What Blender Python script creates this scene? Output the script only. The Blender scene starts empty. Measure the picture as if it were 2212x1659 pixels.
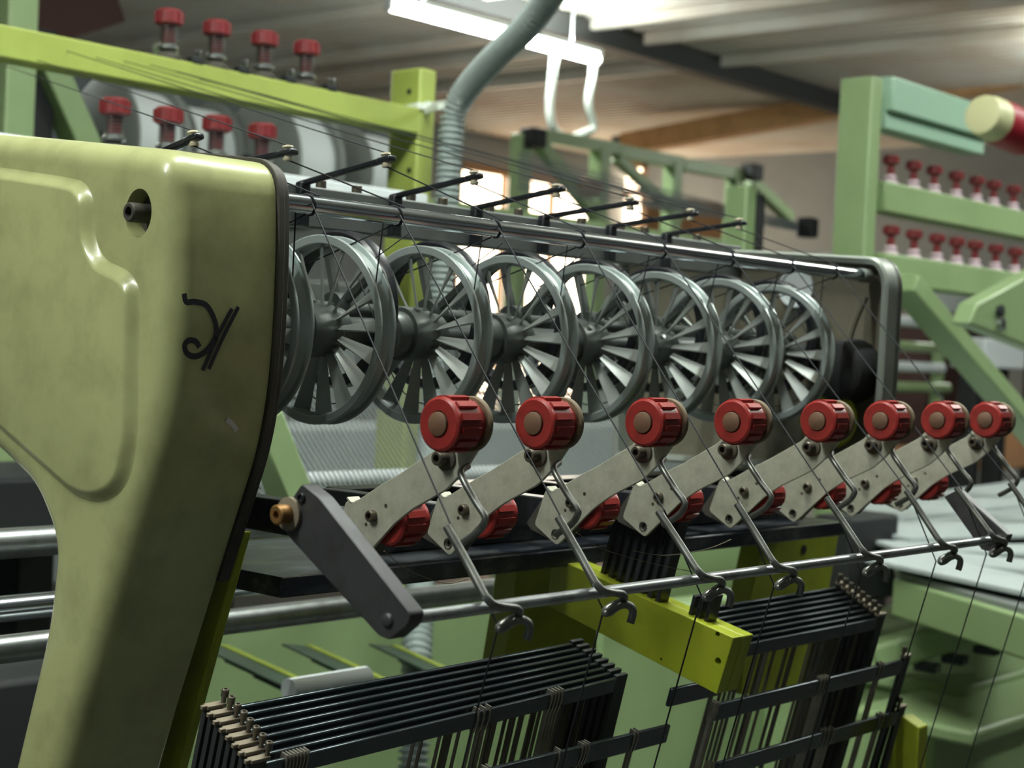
import bpy, bmesh, math, random
from mathutils import Vector, Matrix
from mathutils.geometry import tessellate_polygon
random.seed(7)
S = bpy.context.scene
COL = S.collection
PI = math.pi

# ------------------------------------------------------------------ camera
F, PXC, PYC = 3500.0, 1106.0, 829.5          # focal length and centre in pixels of the 2212x1659 frame
CAM = Vector((0, 0, 1.45))
_x = Vector((3074, -62, -3500)).normalized()
_z = Vector((.045, .9987, .025)); _z = (_z - _x * _z.dot(_x)).normalized()
_y = _z.cross(_x)
ROT = Matrix((_x, _y, _z))
cam_d = bpy.data.cameras.new('camera'); cam = bpy.data.objects.new('camera', cam_d); COL.objects.link(cam)
cam.matrix_world = Matrix.Translation(CAM) @ ROT.to_4x4()
cam_d.sensor_fit = 'HORIZONTAL'; cam_d.sensor_width = 36; cam_d.lens = F / 2212 * 36
cam_d.clip_start = .02; cam_d.clip_end = 100
cam_d.dof.use_dof = True; cam_d.dof.focus_distance = .84; cam_d.dof.aperture_fstop = 14
S.camera = cam

def ray(px, py): return ROT @ Vector(((px - PXC) / F, -(py - PYC) / F, -1))
def at(px, py, d): return CAM + ray(px, py) * d
def on(ax, v, px, py):
    r = ray(px, py); return CAM + r * ((v - CAM[ax]) / r[ax])

# ------------------------------------------------------------------ world, exposure
w = bpy.data.worlds.new('world'); S.world = w; w.use_nodes = True
w.node_tree.nodes['Background'].inputs[0].default_value = (.80, .90, 1, 1)
w.node_tree.nodes['Background'].inputs[1].default_value = .3
S.view_settings.view_transform = 'Standard'; S.view_settings.look = 'None'
S.view_settings.gamma = 1; S.view_settings.use_curve_mapping = False
S.view_settings.exposure = 0.25

# ------------------------------------------------------------------ materials
def lin(c): return tuple((v / 12.92 if v <= .04045 else ((v + .055) / 1.055) ** 2.4) for v in c)
def rgb(r, g, b): return lin((r / 255, g / 255, b / 255))
MATS = {}
def mat(name, col, rough=.5, metal=0, dirt=None, dscale=30, damt=.5, bump=0, bscale=200, coat=0, emit=0, stretch=None, trans=0, spec=.5):
    m = bpy.data.materials.new(name); m.use_nodes = True; nt = m.node_tree; b = nt.nodes['Principled BSDF']
    b.inputs['Base Color'].default_value = (*col, 1); b.inputs['Roughness'].default_value = rough
    b.inputs['Metallic'].default_value = metal; b.inputs['Coat Weight'].default_value = coat; b.inputs['Coat Roughness'].default_value = .15
    b.inputs['Specular IOR Level'].default_value = spec
    if trans: b.inputs['Transmission Weight'].default_value = trans
    if emit: b.inputs['Emission Color'].default_value = (*col, 1); b.inputs['Emission Strength'].default_value = emit
    if dirt is not None or bump:
        tc = nt.nodes.new('ShaderNodeTexCoord'); src = tc.outputs['Object']
        if stretch:
            mp = nt.nodes.new('ShaderNodeMapping'); mp.inputs['Scale'].default_value = stretch
            nt.links.new(src, mp.inputs['Vector']); src = mp.outputs[0]
    if dirt is not None:
        n = nt.nodes.new('ShaderNodeTexNoise'); n.inputs['Scale'].default_value = dscale; n.inputs['Detail'].default_value = 8; n.inputs['Roughness'].default_value = .65
        nt.links.new(src, n.inputs['Vector'])
        r = nt.nodes.new('ShaderNodeMapRange'); r.inputs['From Min'].default_value = .45; r.inputs['From Max'].default_value = .78; r.inputs['To Max'].default_value = damt
        nt.links.new(n.outputs['Fac'], r.inputs['Value'])
        x = nt.nodes.new('ShaderNodeMix'); x.data_type = 'RGBA'
        x.inputs[6].default_value = (*col, 1); x.inputs[7].default_value = (*dirt, 1)
        nt.links.new(r.outputs[0], x.inputs[0]); nt.links.new(x.outputs[2], b.inputs['Base Color'])
    if bump:
        n2 = nt.nodes.new('ShaderNodeTexNoise'); n2.inputs['Scale'].default_value = bscale; n2.inputs['Detail'].default_value = 3
        nt.links.new(src, n2.inputs['Vector'])
        bp = nt.nodes.new('ShaderNodeBump'); bp.inputs['Strength'].default_value = bump; bp.inputs['Distance'].default_value = .002
        nt.links.new(n2.outputs['Fac'], bp.inputs['Height']); nt.links.new(bp.outputs[0], b.inputs['Normal'])
    MATS[name] = m; return m
mat('cover', rgb(180, 184, 130), .3, 0, rgb(96, 92, 58), 34, .4, .03, 260, coat=.35)
mat('lime', rgb(158, 170, 40), .42, 0, rgb(92, 90, 30), 18, .6, .03, 150)
mat('lime_beam', rgb(158, 172, 84), .45, 0, rgb(110, 120, 50), 10, .4)
mat('sage', rgb(146, 170, 122), .42, 0, rgb(110, 135, 85), 6, .4)
mat('mint', rgb(158, 192, 168), .4)
mat('gasket', rgb(70, 67, 60), .6, 0, rgb(40, 38, 33), 60, .7)
mat('chrome', rgb(215, 222, 230), .16, 1, rgb(150, 155, 160), 40, .3, stretch=(1, 20, 20))
mat('steel', rgb(175, 180, 178), .34, 1, rgb(95, 92, 85), 50, .6)
mat('rod_steel', rgb(172, 176, 178), .34, .9, rgb(80, 70, 58), 60, .8)
mat('wheel_metal', rgb(168, 178, 176), .3, .35, rgb(130, 138, 136), 30, .5)
mat('wheel_dark', rgb(92, 97, 94), .4, .4)
mat('spoke_metal', rgb(150, 156, 152), .42, .4)
mat('arm_plate', rgb(182, 182, 165), .5, .25, rgb(120, 115, 98), 60, .6, .05, 400)
mat('black_paint', rgb(30, 32, 36), .3, 0, rgb(70, 72, 74), 45, .5)
mat('beam_black', rgb(26, 32, 42), .28, 0, rgb(135, 138, 138), 38, .8, stretch=(.5, 1, 1))
mat('lever', rgb(78, 78, 80), .45, .5, rgb(50, 48, 46), 60, .7)
mat('red', rgb(148, 44, 40), .38, 0, rgb(98, 34, 28), 90, .7)
mat('maroon', rgb(122, 42, 44), .45, 0, rgb(70, 20, 18), 60, .6)
mat('knob_cap', rgb(112, 82, 62), .6, 0, rgb(80, 58, 44), 60, .6)
mat('flange', rgb(118, 102, 78), .6, 0, rgb(80, 65, 50), 60, .7)
mat('bolt', rgb(110, 104, 92), .42, .7, rgb(70, 55, 40), 90, .8)
mat('brass', rgb(150, 112, 66), .45, .6, rgb(70, 55, 35), 90, .8)
mat('wire', rgb(128, 130, 126), .36, .8, rgb(72, 68, 60), 120, .7)
mat('wire_dark', rgb(85, 84, 78), .45, .7, rgb(50, 46, 40), 120, .7)
mat('ceramic', rgb(215, 205, 178), .35)
mat('yarn', rgb(28, 30, 34), .8)
mat('yarn_grey', rgb(110, 116, 116), .8)
mat('frame_bar', rgb(92, 100, 104), .26, .85, rgb(60, 60, 60), 80, .5)
mat('frame_end', rgb(60, 63, 62), .5, .4)
mat('clamp', rgb(132, 122, 104), .6, .1, rgb(100, 90, 75), 120, .6)
mat('heald', rgb(120, 116, 106), .35, .8, rgb(110, 85, 60), 60, .7)
mat('heald_bright', rgb(176, 172, 160), .32, .7, rgb(120, 95, 70), 60, .6)
mat('conduit', rgb(165, 178, 175), .5)
mat('zip', rgb(225, 232, 222), .4)
mat('ink', rgb(24, 26, 38), .5)
mat('chalk', rgb(225, 225, 215), .7)
mat('white', rgb(222, 230, 232), .6)
mat('white_fab', rgb(176, 186, 186), .8, 0, rgb(140, 152, 152), 8, .6)
mat('grey_disc', rgb(128, 134, 130), .5)
mat('dark', rgb(26, 29, 30), .7)
mat('tape_green', rgb(46, 64, 48), .8)
mat('tape_yellow', rgb(122, 136, 44), .8)
mat('brown', rgb(70, 42, 36), .7)
mat('wood', rgb(228, 184, 130), .6, 0, rgb(140, 95, 55), 5, .5)
mat('ceiling', rgb(228, 224, 212), .55, 0, rgb(176, 128, 80), 1.1, .7)
mat('purlin', rgb(58, 60, 60), .6)
mat('wall', rgb(158, 168, 172), .85, 0, rgb(125, 130, 132), 2, .5)
mat('floor', rgb(74, 76, 72), .7, 0, rgb(60, 60, 56), 2, .6)
mat('cream', rgb(215, 215, 165), .5)
mat('crimson', rgb(165, 30, 45), .45)
mat('olive_plate', rgb(112, 108, 92), .55, .1, rgb(80, 78, 66), 12, .5)
mat('plate_rim', rgb(140, 146, 138), .45, .3)
mat('lint_white', rgb(215, 195, 205), .8)
mat('tube_glow', (.93, 1, .96), emit=26)
mat('window_glow', (1, .80, .58), emit=5.5)
mat('window_frame', rgb(170, 140, 110), .7)
mat('cable', rgb(160, 168, 160), .5)
mat('bar_grey', rgb(116, 120, 118), .45, .3, rgb(80, 80, 76), 50, .5)
mat('carton', rgb(170, 125, 85), .8)

# ------------------------------------------------------------------ mesh helpers
class MB:
    def __init__(s): s.bm = bmesh.new()
    def face(s, vs):
        try: return s.bm.faces.new(vs)
        except ValueError: return None
    def box(s, c, size, rot=None):
        h = Vector(size) / 2; c = Vector(c); R = rot or Matrix.Identity(3)
        v = [s.bm.verts.new(c + R @ Vector((h.x * i, h.y * j, h.z * k))) for i in (-1, 1) for j in (-1, 1) for k in (-1, 1)]
        for f in ((0, 1, 3, 2), (4, 6, 7, 5), (0, 4, 5, 1), (2, 3, 7, 6), (0, 2, 6, 4), (1, 5, 7, 3)): s.face([v[i] for i in f])
        return s
    def bar(s, a, b, wd, ht, up=(0, 0, 1)):
        a, b = Vector(a), Vector(b); d = (b - a); L = d.length; d.normalize(); u = Vector(up)
        if abs(d.dot(u)) > .98: u = Vector((1, 0, 0))
        sd = u.cross(d).normalized(); u = d.cross(sd)
        return s.box((a + b) / 2, (L, wd, ht), Matrix((d, sd, u)).transposed())
    def rings(s, rings, closed=True, cap0=True, cap1=True):
        R = [[s.bm.verts.new(p) for p in r] for r in rings]
        n = len(R[0])
        for a, b in zip(R, R[1:]):
            for i in range(n if closed else n - 1):
                s.face([a[i], a[(i + 1) % n], b[(i + 1) % n], b[i]])
        if cap0: s.face(R[0][::-1])
        if cap1: s.face(R[-1])
        return R
    def cyl(s, a, b, r, n=16, r2=None, caps=True):
        a, b = Vector(a), Vector(b); d = (b - a).normalized(); u = d.orthogonal().normalized(); v = d.cross(u)
        r2 = r if r2 is None else r2
        ring = lambda c, q: [c + (u * math.cos(t) + v * math.sin(t)) * q for t in (2 * PI * i / n for i in range(n))]
        s.rings([ring(a, r), ring(b, r2)], True, caps, caps); return s
    def lathe(s, o, d, prof, n=24, cap0=True, cap1=True):      # prof: (distance along d, radius)
        o, d = Vector(o), Vector(d).normalized(); u = d.orthogonal().normalized(); v = d.cross(u)
        s.rings([[o + d * h + (u * math.cos(t) + v * math.sin(t)) * max(r, 1e-5) for t in (2 * PI * i / n for i in range(n))] for h, r in prof], True, cap0, cap1)
        return s
    def tube(s, pts, r, n=8, rf=None):
        pts = [Vector(p) for p in pts]; rr = []; u = None
        for i, p in enumerate(pts):
            d = (pts[min(i + 1, len(pts) - 1)] - pts[max(i - 1, 0)]).normalized()
            if u is None: u = d.orthogonal().normalized()
            u = (u - d * u.dot(d)).normalized(); v = d.cross(u); q = rf(i) if rf else r
            rr.append([p + (u * math.cos(t) + v * math.sin(t)) * q for t in (2 * PI * j / n for j in range(n))])
        s.rings(rr); return s
    def plug(s, poly, x0, x1):                                   # like prism, for outlines with hollows
        a = [s.bm.verts.new((x0, y, z)) for y, z in poly]; b = [s.bm.verts.new((x1, y, z)) for y, z in poly]; n = len(a)
        for i in range(n): s.face([a[i - 1], a[i], b[i], b[i - 1]])
        for L in (a, b): bmesh.ops.triangle_fill(s.bm, use_beauty=True, edges=[s.bm.edges.get((L[i - 1], L[i])) for i in range(n)])
        return s
    def prism(s, poly, x0, x1):                                  # poly of (y, z), extruded along x
        s.rings([[Vector((x0, y, z)) for y, z in poly], [Vector((x1, y, z)) for y, z in poly]]); return s
    def build(s, name, m, parent=None, bevel=0, segs=2, smooth=38, ba=40, loc=None):
        bm = s.bm; bmesh.ops.recalc_face_normals(bm, faces=bm.faces[:])
        for f in bm.faces: f.smooth = True
        lim = math.radians(smooth)
        for e in bm.edges:
            if len(e.link_faces) == 2 and e.calc_face_angle(0) > lim: e.smooth = False
        me = bpy.data.meshes.new(name); bm.to_mesh(me); bm.free()
        me.materials.append(MATS[m]); return link(name, me, parent, bevel, segs, ba)
def link(name, me, parent=None, bevel=0, segs=2, ba=40):
    o = bpy.data.objects.new(name, me); COL.objects.link(o)
    if parent: o.parent = parent
    if bevel:
        b = o.modifiers.new('bevel', 'BEVEL'); b.width = bevel; b.segments = segs; b.limit_method = 'ANGLE'; b.angle_limit = math.radians(ba); b.harden_normals = False
    return o
def drill(o, holes):                                             # real round holes: (start, end, radius)
    for a, b, r in holes:
        c = MB().cyl(a, b, r, 20).build('cutter', 'lime')
        md = o.modifiers.new('drill', 'BOOLEAN'); md.operation = 'DIFFERENCE'; md.solver = 'EXACT'; md.object = c
        me = bpy.data.meshes.new_from_object(o.evaluated_get(bpy.context.evaluated_depsgraph_get()))
        o.modifiers.clear(); o.data = me; bpy.data.objects.remove(c)
    bm = bmesh.new(); bm.from_mesh(o.data)                       # flat faces stay flat round the holes
    for f in bm.faces: f.smooth = False
    bm.to_mesh(o.data); bm.free()
    return o
def tag(o, label, cat, group=None):
    o['label'] = label; o['category'] = cat
    if group: o['group'] = group
    return o
def struct(o): o['kind'] = 'structure'; return o
def thing(name, label, cat, group=None, loc=(0, 0, 0)):
    o = bpy.data.objects.new(name, None); COL.objects.link(o); o.location = loc; o.empty_display_size = .02
    return tag(o, label, cat, group)
def copy_tree(o, parent=None):
    c = o.copy(); COL.objects.link(c); c.parent = parent
    for ch in list(o.children): copy_tree(ch, c)
    return c
def spline(pts, n=6, closed=False):                              # Catmull-Rom through the points
    P = [Vector(p) for p in pts]; out = []; N = len(P)
    for i in range(N if closed else N - 1):
        g = (lambda j: P[j % N]) if closed else (lambda j: P[max(0, min(N - 1, j))])
        a, b, c, d = g(i - 1), g(i), g(i + 1), g(i + 2)
        for k in range(n):
            t = k / n
            out.append(.5 * ((2 * b) + (c - a) * t + (2 * a - 5 * b + 4 * c - d) * t * t + (3 * b - a - 3 * c + d) * t ** 3))
    if not closed: out.append(P[-1])
    return out
def rounded(poly, r, n=5):                                       # round the corners of a 2-D polygon
    out = []; N = len(poly); P = [Vector((p[0], p[1])) for p in poly]
    rs = r if isinstance(r, (list, tuple)) else [r] * N
    for i in range(N):
        a, b, c = P[i - 1], P[i], P[(i + 1) % N]; d1 = (a - b); d2 = (c - b); l1, l2 = d1.length, d2.length
        q = min(rs[i], l1 * .48, l2 * .48); p0 = b + d1 / l1 * q; p1 = b + d2 / l2 * q
        for k in range(n + 1):
            t = k / n; out.append((p0 * (1 - t) ** 2 + b * 2 * t * (1 - t) + p1 * t * t))
    return [(p.x, p.y) for p in out]
def resample(poly, step):
    out = []; N = len(poly)
    for i in range(N):
        a = Vector(poly[i]); b = Vector(poly[(i + 1) % N]); k = max(1, int((b - a).length / step))
        for j in range(k): out.append(tuple(a + (b - a) * j / k))
    return out
def area(poly): return .5 * sum(poly[i - 1][0] * poly[i][1] - poly[i][0] * poly[i - 1][1] for i in range(len(poly)))
def offset(poly, d):                                             # inward for d > 0 on a counter-clockwise polygon
    N = len(poly); out = []
    for i in range(N):
        a, b, c = Vector(poly[i - 1]), Vector(poly[i]), Vector(poly[(i + 1) % N])
        n1 = Vector((-(b - a).y, (b - a).x)); n2 = Vector((-(c - b).y, (c - b).x))
        n1.normalize(); n2.normalize(); n = (n1 + n2); n.normalize(); k = max(.5, n.dot(n1))
        out.append(tuple(b + n * (d / k)))
    return out
ORD = ['first', 'second', 'third', 'fourth', 'fifth', 'sixth', 'seventh', 'eighth', 'ninth', 'tenth', 'eleventh', 'twelfth', 'thirteenth', 'fourteenth']
# ------------------------------------------------------------------ lamps
CEIL = 2.95
def tube_lamp(x0, x1, y, z, label, cable=False, off='', power=20, up=.7):
    t = thing('tube_lamp' + off, label, 'lamp', 'ceiling tube lamps', ((x0 + x1) / 2, y, z))
    xm = (x0 + x1) / 2; L = x1 - x0
    MB().box((0, 0, .028), (L, .04, .02)).build('housing', 'white', t, .004)
    MB().cyl((-L / 2 + .02, 0, -.008), (L / 2 - .02, 0, -.008), .021, 14).build('tube' + off, 'tube_glow', t)
    for s in (-1, 1):
        MB().box((s * (L / 2 - .012), 0, -.004), (.022, .036, .05)).build('end_cap', 'white', t, .004)
    for s in (-.35, .35):
        MB().cyl((s * L, 0, .04), (s * L, 0, CEIL - z), .003, 6).build('hanger', 'white', t)
    l = bpy.data.lights.new('tube_light' + off, 'AREA'); l.shape = 'RECTANGLE'; l.size = L - .06; l.size_y = .03; l.energy = power; l.color = (.93, 1, .95)
    lo = bpy.data.objects.new('tube_light' + off, l); COL.objects.link(lo); lo.parent = t; lo.location = (0, 0, -.03)
    l2 = l.copy(); l2.energy = power * up; lu = bpy.data.objects.new('tube_light' + off, l2); COL.objects.link(lu); lu.parent = t; lu.location = (0, 0, .045); lu.rotation_euler = (PI, 0, 0)
    if cable:
        pts = [(-.02, .01, -.02), (-.04, .0, -.12), (-.05, 0, -.25), (-.02, 0, -.34), (.08, 0, -.37), (.20, 0, -.33), (.25, 0, -.30), (.22, .01, -.2), (.24, .01, -.08), (.24, .01, -.02)]
        MB().tube(spline([(p[0] + L / 2 - .27, p[1], p[2]) for p in pts], 6), .018, 8).build('cable_loop', 'cable', t)
    return t
LZ = 2.72
A = on(2, LZ, 851, 2); B = on(2, LZ, 1280, 128)
MY = (A.y + B.y) / 2
tube_lamp(A.x, B.x, MY, LZ, 'bright white tube lamp with a loop of white cable hanging from its end', True)
# lamps of the same kind outside the picture, where the photograph shows their light:
OFF = '_offscreen'
tube_lamp(-1.5, -.3, .80, LZ, 'white tube lamp over the pale green end cover', off=OFF)            # highlights on the cover's top edges
tube_lamp(.3, 1.5, .60, LZ, 'white tube lamp over the feed wheels', off=OFF)                       # bright line along the chrome rod
tube_lamp(2.7, 3.9, .3, LZ, 'white tube lamp over the tall sage green post', off=OFF)              # highlight on the post
tube_lamp(6.55, 7.75, 2.75, LZ, 'white tube lamp beyond the neighbouring loom', off=OFF)           # bright ceiling sheet at the right edge
tube_lamp(1.4, 2.6, MY, LZ, 'white tube lamp in line with the one trailing a cable loop', off=OFF) # pale ceiling and spools at the upper left

# ------------------------------------------------------------------ the hall
WX, WY = 10.2, 7.9
fl = MB().box((3.5, 2, -.05), (14, 12.4, .1)).build('floor', 'floor'); struct(fl)
# corrugated ceiling: trapezoid ribs running along y
m = MB(); prof = []; x = -3.4; p = .09
while x < WX: prof += [(x, CEIL), (x + p * .35, CEIL), (x + p * .5, CEIL + .028), (x + p * .85, CEIL + .028)]; x += p
r0 = [m.bm.verts.new((a, -4.2, b)) for a, b in prof]; r1 = [m.bm.verts.new((a, WY + .1, b)) for a, b in prof]
for i in range(len(prof) - 1): m.face([r0[i], r0[i + 1], r1[i + 1], r1[i]])
struct(m.build('ceiling', 'ceiling', smooth=10))
def wall_with_hole(name, axis, v, u0, u1, z0, z1, holes):
    # a wall in the plane axis = v, built of blocks round its openings (holes: u0, u1, z0, z1)
    m = MB(); us = sorted({u0, u1, *[h[0] for h in holes], *[h[1] for h in holes]})
    for a, b in zip(us, us[1:]):
        segs = [(z0, z1)]
        for h in holes:
            if h[0] <= a and h[1] >= b: segs = [(z0, h[2]), (h[3], z1)]
        for za, zb in segs:
            if zb - za < 1e-3: continue
            c = (v + .06, (a + b) / 2, (za + zb) / 2) if axis == 0 else ((a + b) / 2, v + .06, (za + zb) / 2)
            m.box(c, (.12, b - a, zb - za) if axis == 0 else (b - a, .12, zb - za))
    return struct(m.build(name, 'wall'))
wa = on(1, WY, 990, 345); wb = on(1, WY, 1300, 345); wc = on(1, WY, 1100, 1010)
W1 = (wa.x, wb.x, wc.z, wa.z)
wall_with_hole('wall_back', 1, WY, -3.4, WX + .12, 0, CEIL + .03, [W1])
ra = on(0, WX, 1290, 350); rb = on(0, WX, 1400, 350); W3 = (min(ra.y, rb.y), max(ra.y, rb.y), on(0, WX, 1340, 560).z, ra.z)
wall_with_hole('wall_left', 0, -3.52, -4.2, WY, 0, CEIL + .03, []); wall_with_hole('wall_front', 1, -4.32, -3.4, WX, 0, CEIL + .03, [])
wall_with_hole('wall_right', 0, WX, -4.2, WY, 0, CEIL + .03, [W3])
def window(name, axis, v, h, glow, nu, nz):
    u0, u1, z0, z1 = h
    P = (lambda u, z, d: (v + d, u, z)) if axis == 0 else (lambda u, z, d: (u, v + d, z))
    D = (lambda a, b, c: (b, a, c)) if axis == 0 else (lambda a, b, c: (a, b, c))
    t = bpy.data.objects.new(name, None); COL.objects.link(t); struct(t)
    m = MB(); b = .06
    m.box(P((u0 + u1) / 2, z1 - b / 2, .05), D(u1 - u0, .09, b)); m.box(P((u0 + u1) / 2, z0 + b / 2, .05), D(u1 - u0, .09, b))
    m.box(P(u0 + b / 2, (z0 + z1) / 2, .05), D(b, .09, z1 - z0)); m.box(P(u1 - b / 2, (z0 + z1) / 2, .05), D(b, .09, z1 - z0))
    for i in range(1, nu): m.box(P(u0 + (u1 - u0) * i / nu, (z0 + z1) / 2, .05), D(.04, .06, z1 - z0))
    for i in range(1, nz): m.box(P((u0 + u1) / 2, z0 + (z1 - z0) * i / nz, .05), D(u1 - u0, .06, .04))
    m.build('window_frame', 'window_frame', t)
    for i in range(nu):
        for j in range(nz):
            MB().box(P(u0 + (u1 - u0) * (i + .5) / nu, z0 + (z1 - z0) * (j + .5) / nz, .06), D((u1 - u0) / nu - .04, .01, (z1 - z0) / nz - .04)).build('pane', glow, t)
window('window_1', 1, WY, W1, 'window_glow', 3, 4)
window('window_2', 0, WX, W3, 'window_glow', 1, 3)
# dark purlins along x, thin ones along y
a = on(2, 2.86, 1160, 55); b = on(2, 2.86, 1780, 222)
struct(MB().bar((-3, a.y, 2.89), (b.x + .3, a.y, 2.89), .09, .10).build('trim_1', 'purlin'))
for i, (px, py) in enumerate(((820, 118), (1480, 150), (1700, 62), (600, 60))):
    q = on(2, 2.90, px, py); struct(MB().bar((q.x, -4, 2.92), (q.x, WY, 2.92), .035, .05).build('trim_%d' % (i + 2), 'ceiling'))
q0, q1 = on(0, 8.2, 1352, 312), on(0, 8.2, 2260, 150)
struct(MB().bar(q0, q1, .12, .13).build('trim_6', 'wood'))
q0, q1 = on(0, 9.0, 1330, 292), on(0, 9.0, 1860, 205)
struct(MB().bar(q0, q1, .10, .12).build('trim_7', 'purlin'))
q0, q1 = on(1, 3.2, -80, 62), on(1, 3.2, 215, -22)
struct(MB().bar(q0, q1, .12, .16).build('trim_8', 'brown'))

# ------------------------------------------------------------------ end cover (casting with raised panel)
XF, XR = .470, .5335                                             # front face and rear edge of the casting
def yz(X, px, py): p = on(0, X, px, py); return (p.y, p.z)
rear = [(-400, 285), (0, 297), (330, 328), (594, 354), (597, 500), (590, 700), (580, 830), (558, 965), (420, 1400), (-165, 3300)]
front = [(-372, 3300), (15, 1659), (88, 1350), (104, 1200), (98, 1150), (62, 1058), (-10, 985), (-400, 640)]
out = [yz(XR, *p) for p in rear] + [yz(XF, *p) for p in front]
rr = [.06, .2, .2, .038, .1, .15, .06, .06, .2, .06, .06, .2, .1, .02, .02, .05, .05, .06]
if area(out) < 0: out = out[::-1]; rr = rr[::-1]
outline = resample(rounded(out, rr, 7), .006)
cov = thing('end_cover', 'pale yellow-green cast end cover with raised panel and black marker scribble', 'machine cover', None, (XR, .75, 0))
cov.location = (0, 0, 0)
R = .0135; rings = [[Vector((XR, y, z)) for y, z in outline], [Vector((XF + R, y, z)) for y, z in outline]]
for k in range(1, 8):
    t = PI / 2 * k / 7; o2 = offset(outline, R * (1 - math.cos(t)))
    rings.append([Vector((XF + R * (1 - math.sin(t)), y, z)) for y, z in o2])
m = MB(); RR = m.rings(rings, True, False, False)
bc = yz(XF, 299, 460); br = .0106
hole = [m.bm.verts.new((XF, bc[0] + br * math.cos(2 * PI * i / 28), bc[1] + br * 1.12 * math.sin(2 * PI * i / 28))) for i in range(28)]
vv = RR[-1] + hole
for tri in tessellate_polygon([[v.co for v in RR[-1]], [v.co for v in hole]]): m.face([vv[i] for i in tri])
h2 = [m.bm.verts.new((XF + .010, v.co.y * .96 + bc[0] * .04, v.co.z * .96 + bc[1] * .04)) for v in hole]
for i in range(28): m.face([hole[i - 1], hole[i], h2[i], h2[i - 1]])
m.face(h2)
m.build('casting', 'cover', cov, smooth=50)
# raised panel
pan = [(-400, 330), (0, 372), (130, 392), (178, 402), (196, 428), (199, 520), (222, 572), (275, 596), (296, 625), (290, 960), (268, 1050), (218, 1078), (165, 1062), (120, 1020), (-10, 905), (-400, 560)]
pr = [.01, .1, .03, .012, .012, .014, .014, .012, .012, .02, .02, .02, .02, .02, .1, .01]
pp = [yz(XF, *p) for p in pan]
if area(pp) < 0: pp = pp[::-1]; pr = pr[::-1]
pp = resample(rounded(pp, pr, 6), .004)
m = MB(); rg = []
for k in range(9):
    t = k / 8; rg.append([Vector((XF + .0004 - .0058 * (t * t * (3 - 2 * t)), y, z)) for y, z in offset(pp, -.004 + .008 * t)])
m.rings(rg, True, False, True); m.build('raised_panel', 'cover', cov, smooth=180)
# socket bolt in its pocket
m = MB(); b0 = Vector((XF + .0099, bc[0], bc[1])); 
m.lathe(b0, (-1, 0, 0), [(0, .0098), (.0016, .0098), (.0018, .0056), (.0024, .0048), (.015, .0048), (.0158, .0042), (.0158, .0026), (.011, .0026)], 24, True, True)
bo = m.build('socket_bolt', 'gasket', cov, smooth=30); bo['label'] = 'black socket head bolt in a round pocket'
# gasket round the rear edge, with a lip
m = MB(); m.plug(offset(outline, .0015), XR - .001, XR + .0004); m.build('back_sheet', 'gasket', cov)
zc = yz(XR, 430, 1262)[1]; g0 = offset(outline, -.0022); g1 = offset(outline, .008)
ok = [(outline[i][1] > zc and (outline[i][0] < yz(XR, 300, 900)[0] or outline[i][1] > yz(XR, 0, 400)[1])) for i in range(len(outline))]
idx = []
for s0 in [i for i in range(len(ok)) if ok[i] and not ok[i - 1]]:
    run = []
    while ok[(s0 + len(run)) % len(ok)]: run.append((s0 + len(run)) % len(ok))
    if len(run) > len(idx): idx = run
for nm, xa, xb, e in (('gasket', XR + .0005, XR + .0042, 0), ('gasket_lip', XR + .0044, XR + .0082, .0012)):
    ga = offset(outline, -.0022 + e)
    m = MB(); m.rings([[Vector((xa, *ga[i])), Vector((xb, *ga[i])), Vector((xb, *g1[i])), Vector((xa, *g1[i]))] for i in idx]); m.build(nm, 'gasket', cov, .0006)
dc = yz(.545, 500, 905)
MB().lathe((.5425, *dc), (1, 0, 0), [(0, .0215), (.003, .0222), (.006, .0215)], 40).build('bearing_disc', 'beam_black', cov, smooth=40)
# marker scribble on the side, chalk smear
YS = yz(XR, 596, 700)[0]
def on_side(px, py):                                            # a point on the casting's own side surface
    best = None
    for i in range(len(outline)):
        (y0, z0), (y1, z1) = outline[i - 1], outline[i]
        n = Vector((0, z1 - z0, -(y1 - y0)));
        if n.length < 1e-9 or n.y > -1e-9: continue
        n.normalize(); r = ray(px, py); dn = r.dot(n)
        if abs(dn) < 1e-6: continue
        t = (Vector((0, y0, z0)) - CAM).dot(n) / dn; p = CAM + r * t
        e = Vector((0, y1 - y0, z1 - z0)); s = (p - Vector((0, y0, z0))).dot(e) / e.length_squared
        if -.01 <= s <= 1.01 and XF - .01 < p.x < XR + .01 and (best is None or t < best[0]): best = (t, p + n * .0004, n)
    return best
def stroke(pts, wd, mt, name):
    P = [on_side(*p) for p in spline([(a, b, 0) for a, b in pts], 6) for p in [(p[0], p[1])]]
    P = [p for p in P if p]; m = MB(); up = []; lo = []
    for i, p in enumerate(P):
        d = (P[min(i + 1, len(P) - 1)][1] - P[max(i - 1, 0)][1]).normalized(); s = d.cross(p[2]).normalized()
        up.append(m.bm.verts.new(p[1] + s * wd / 2)); lo.append(m.bm.verts.new(p[1] - s * wd / 2))
    for i in range(len(P) - 1): m.face([up[i], up[i + 1], lo[i + 1], lo[i]])
    return m.build(name, mt, cov)
s1 = [(397, 634), (401, 652), (420, 652), (445, 660), (462, 690), (466, 720), (455, 745), (438, 763), (418, 770), (402, 762), (398, 745), (408, 735), (422, 738), (430, 750)]
stroke(s1, .0029, 'ink', 'ink_stroke')
stroke([(500, 667), (470, 725), (437, 800)], .0022, 'ink', 'ink_stroke')
stroke([(514, 663), (480, 730), (450, 797)], .0022, 'ink', 'ink_stroke')
stroke([(488, 906), (500, 915), (511, 930)], .0028, 'chalk', 'chalk_smear')
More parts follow.
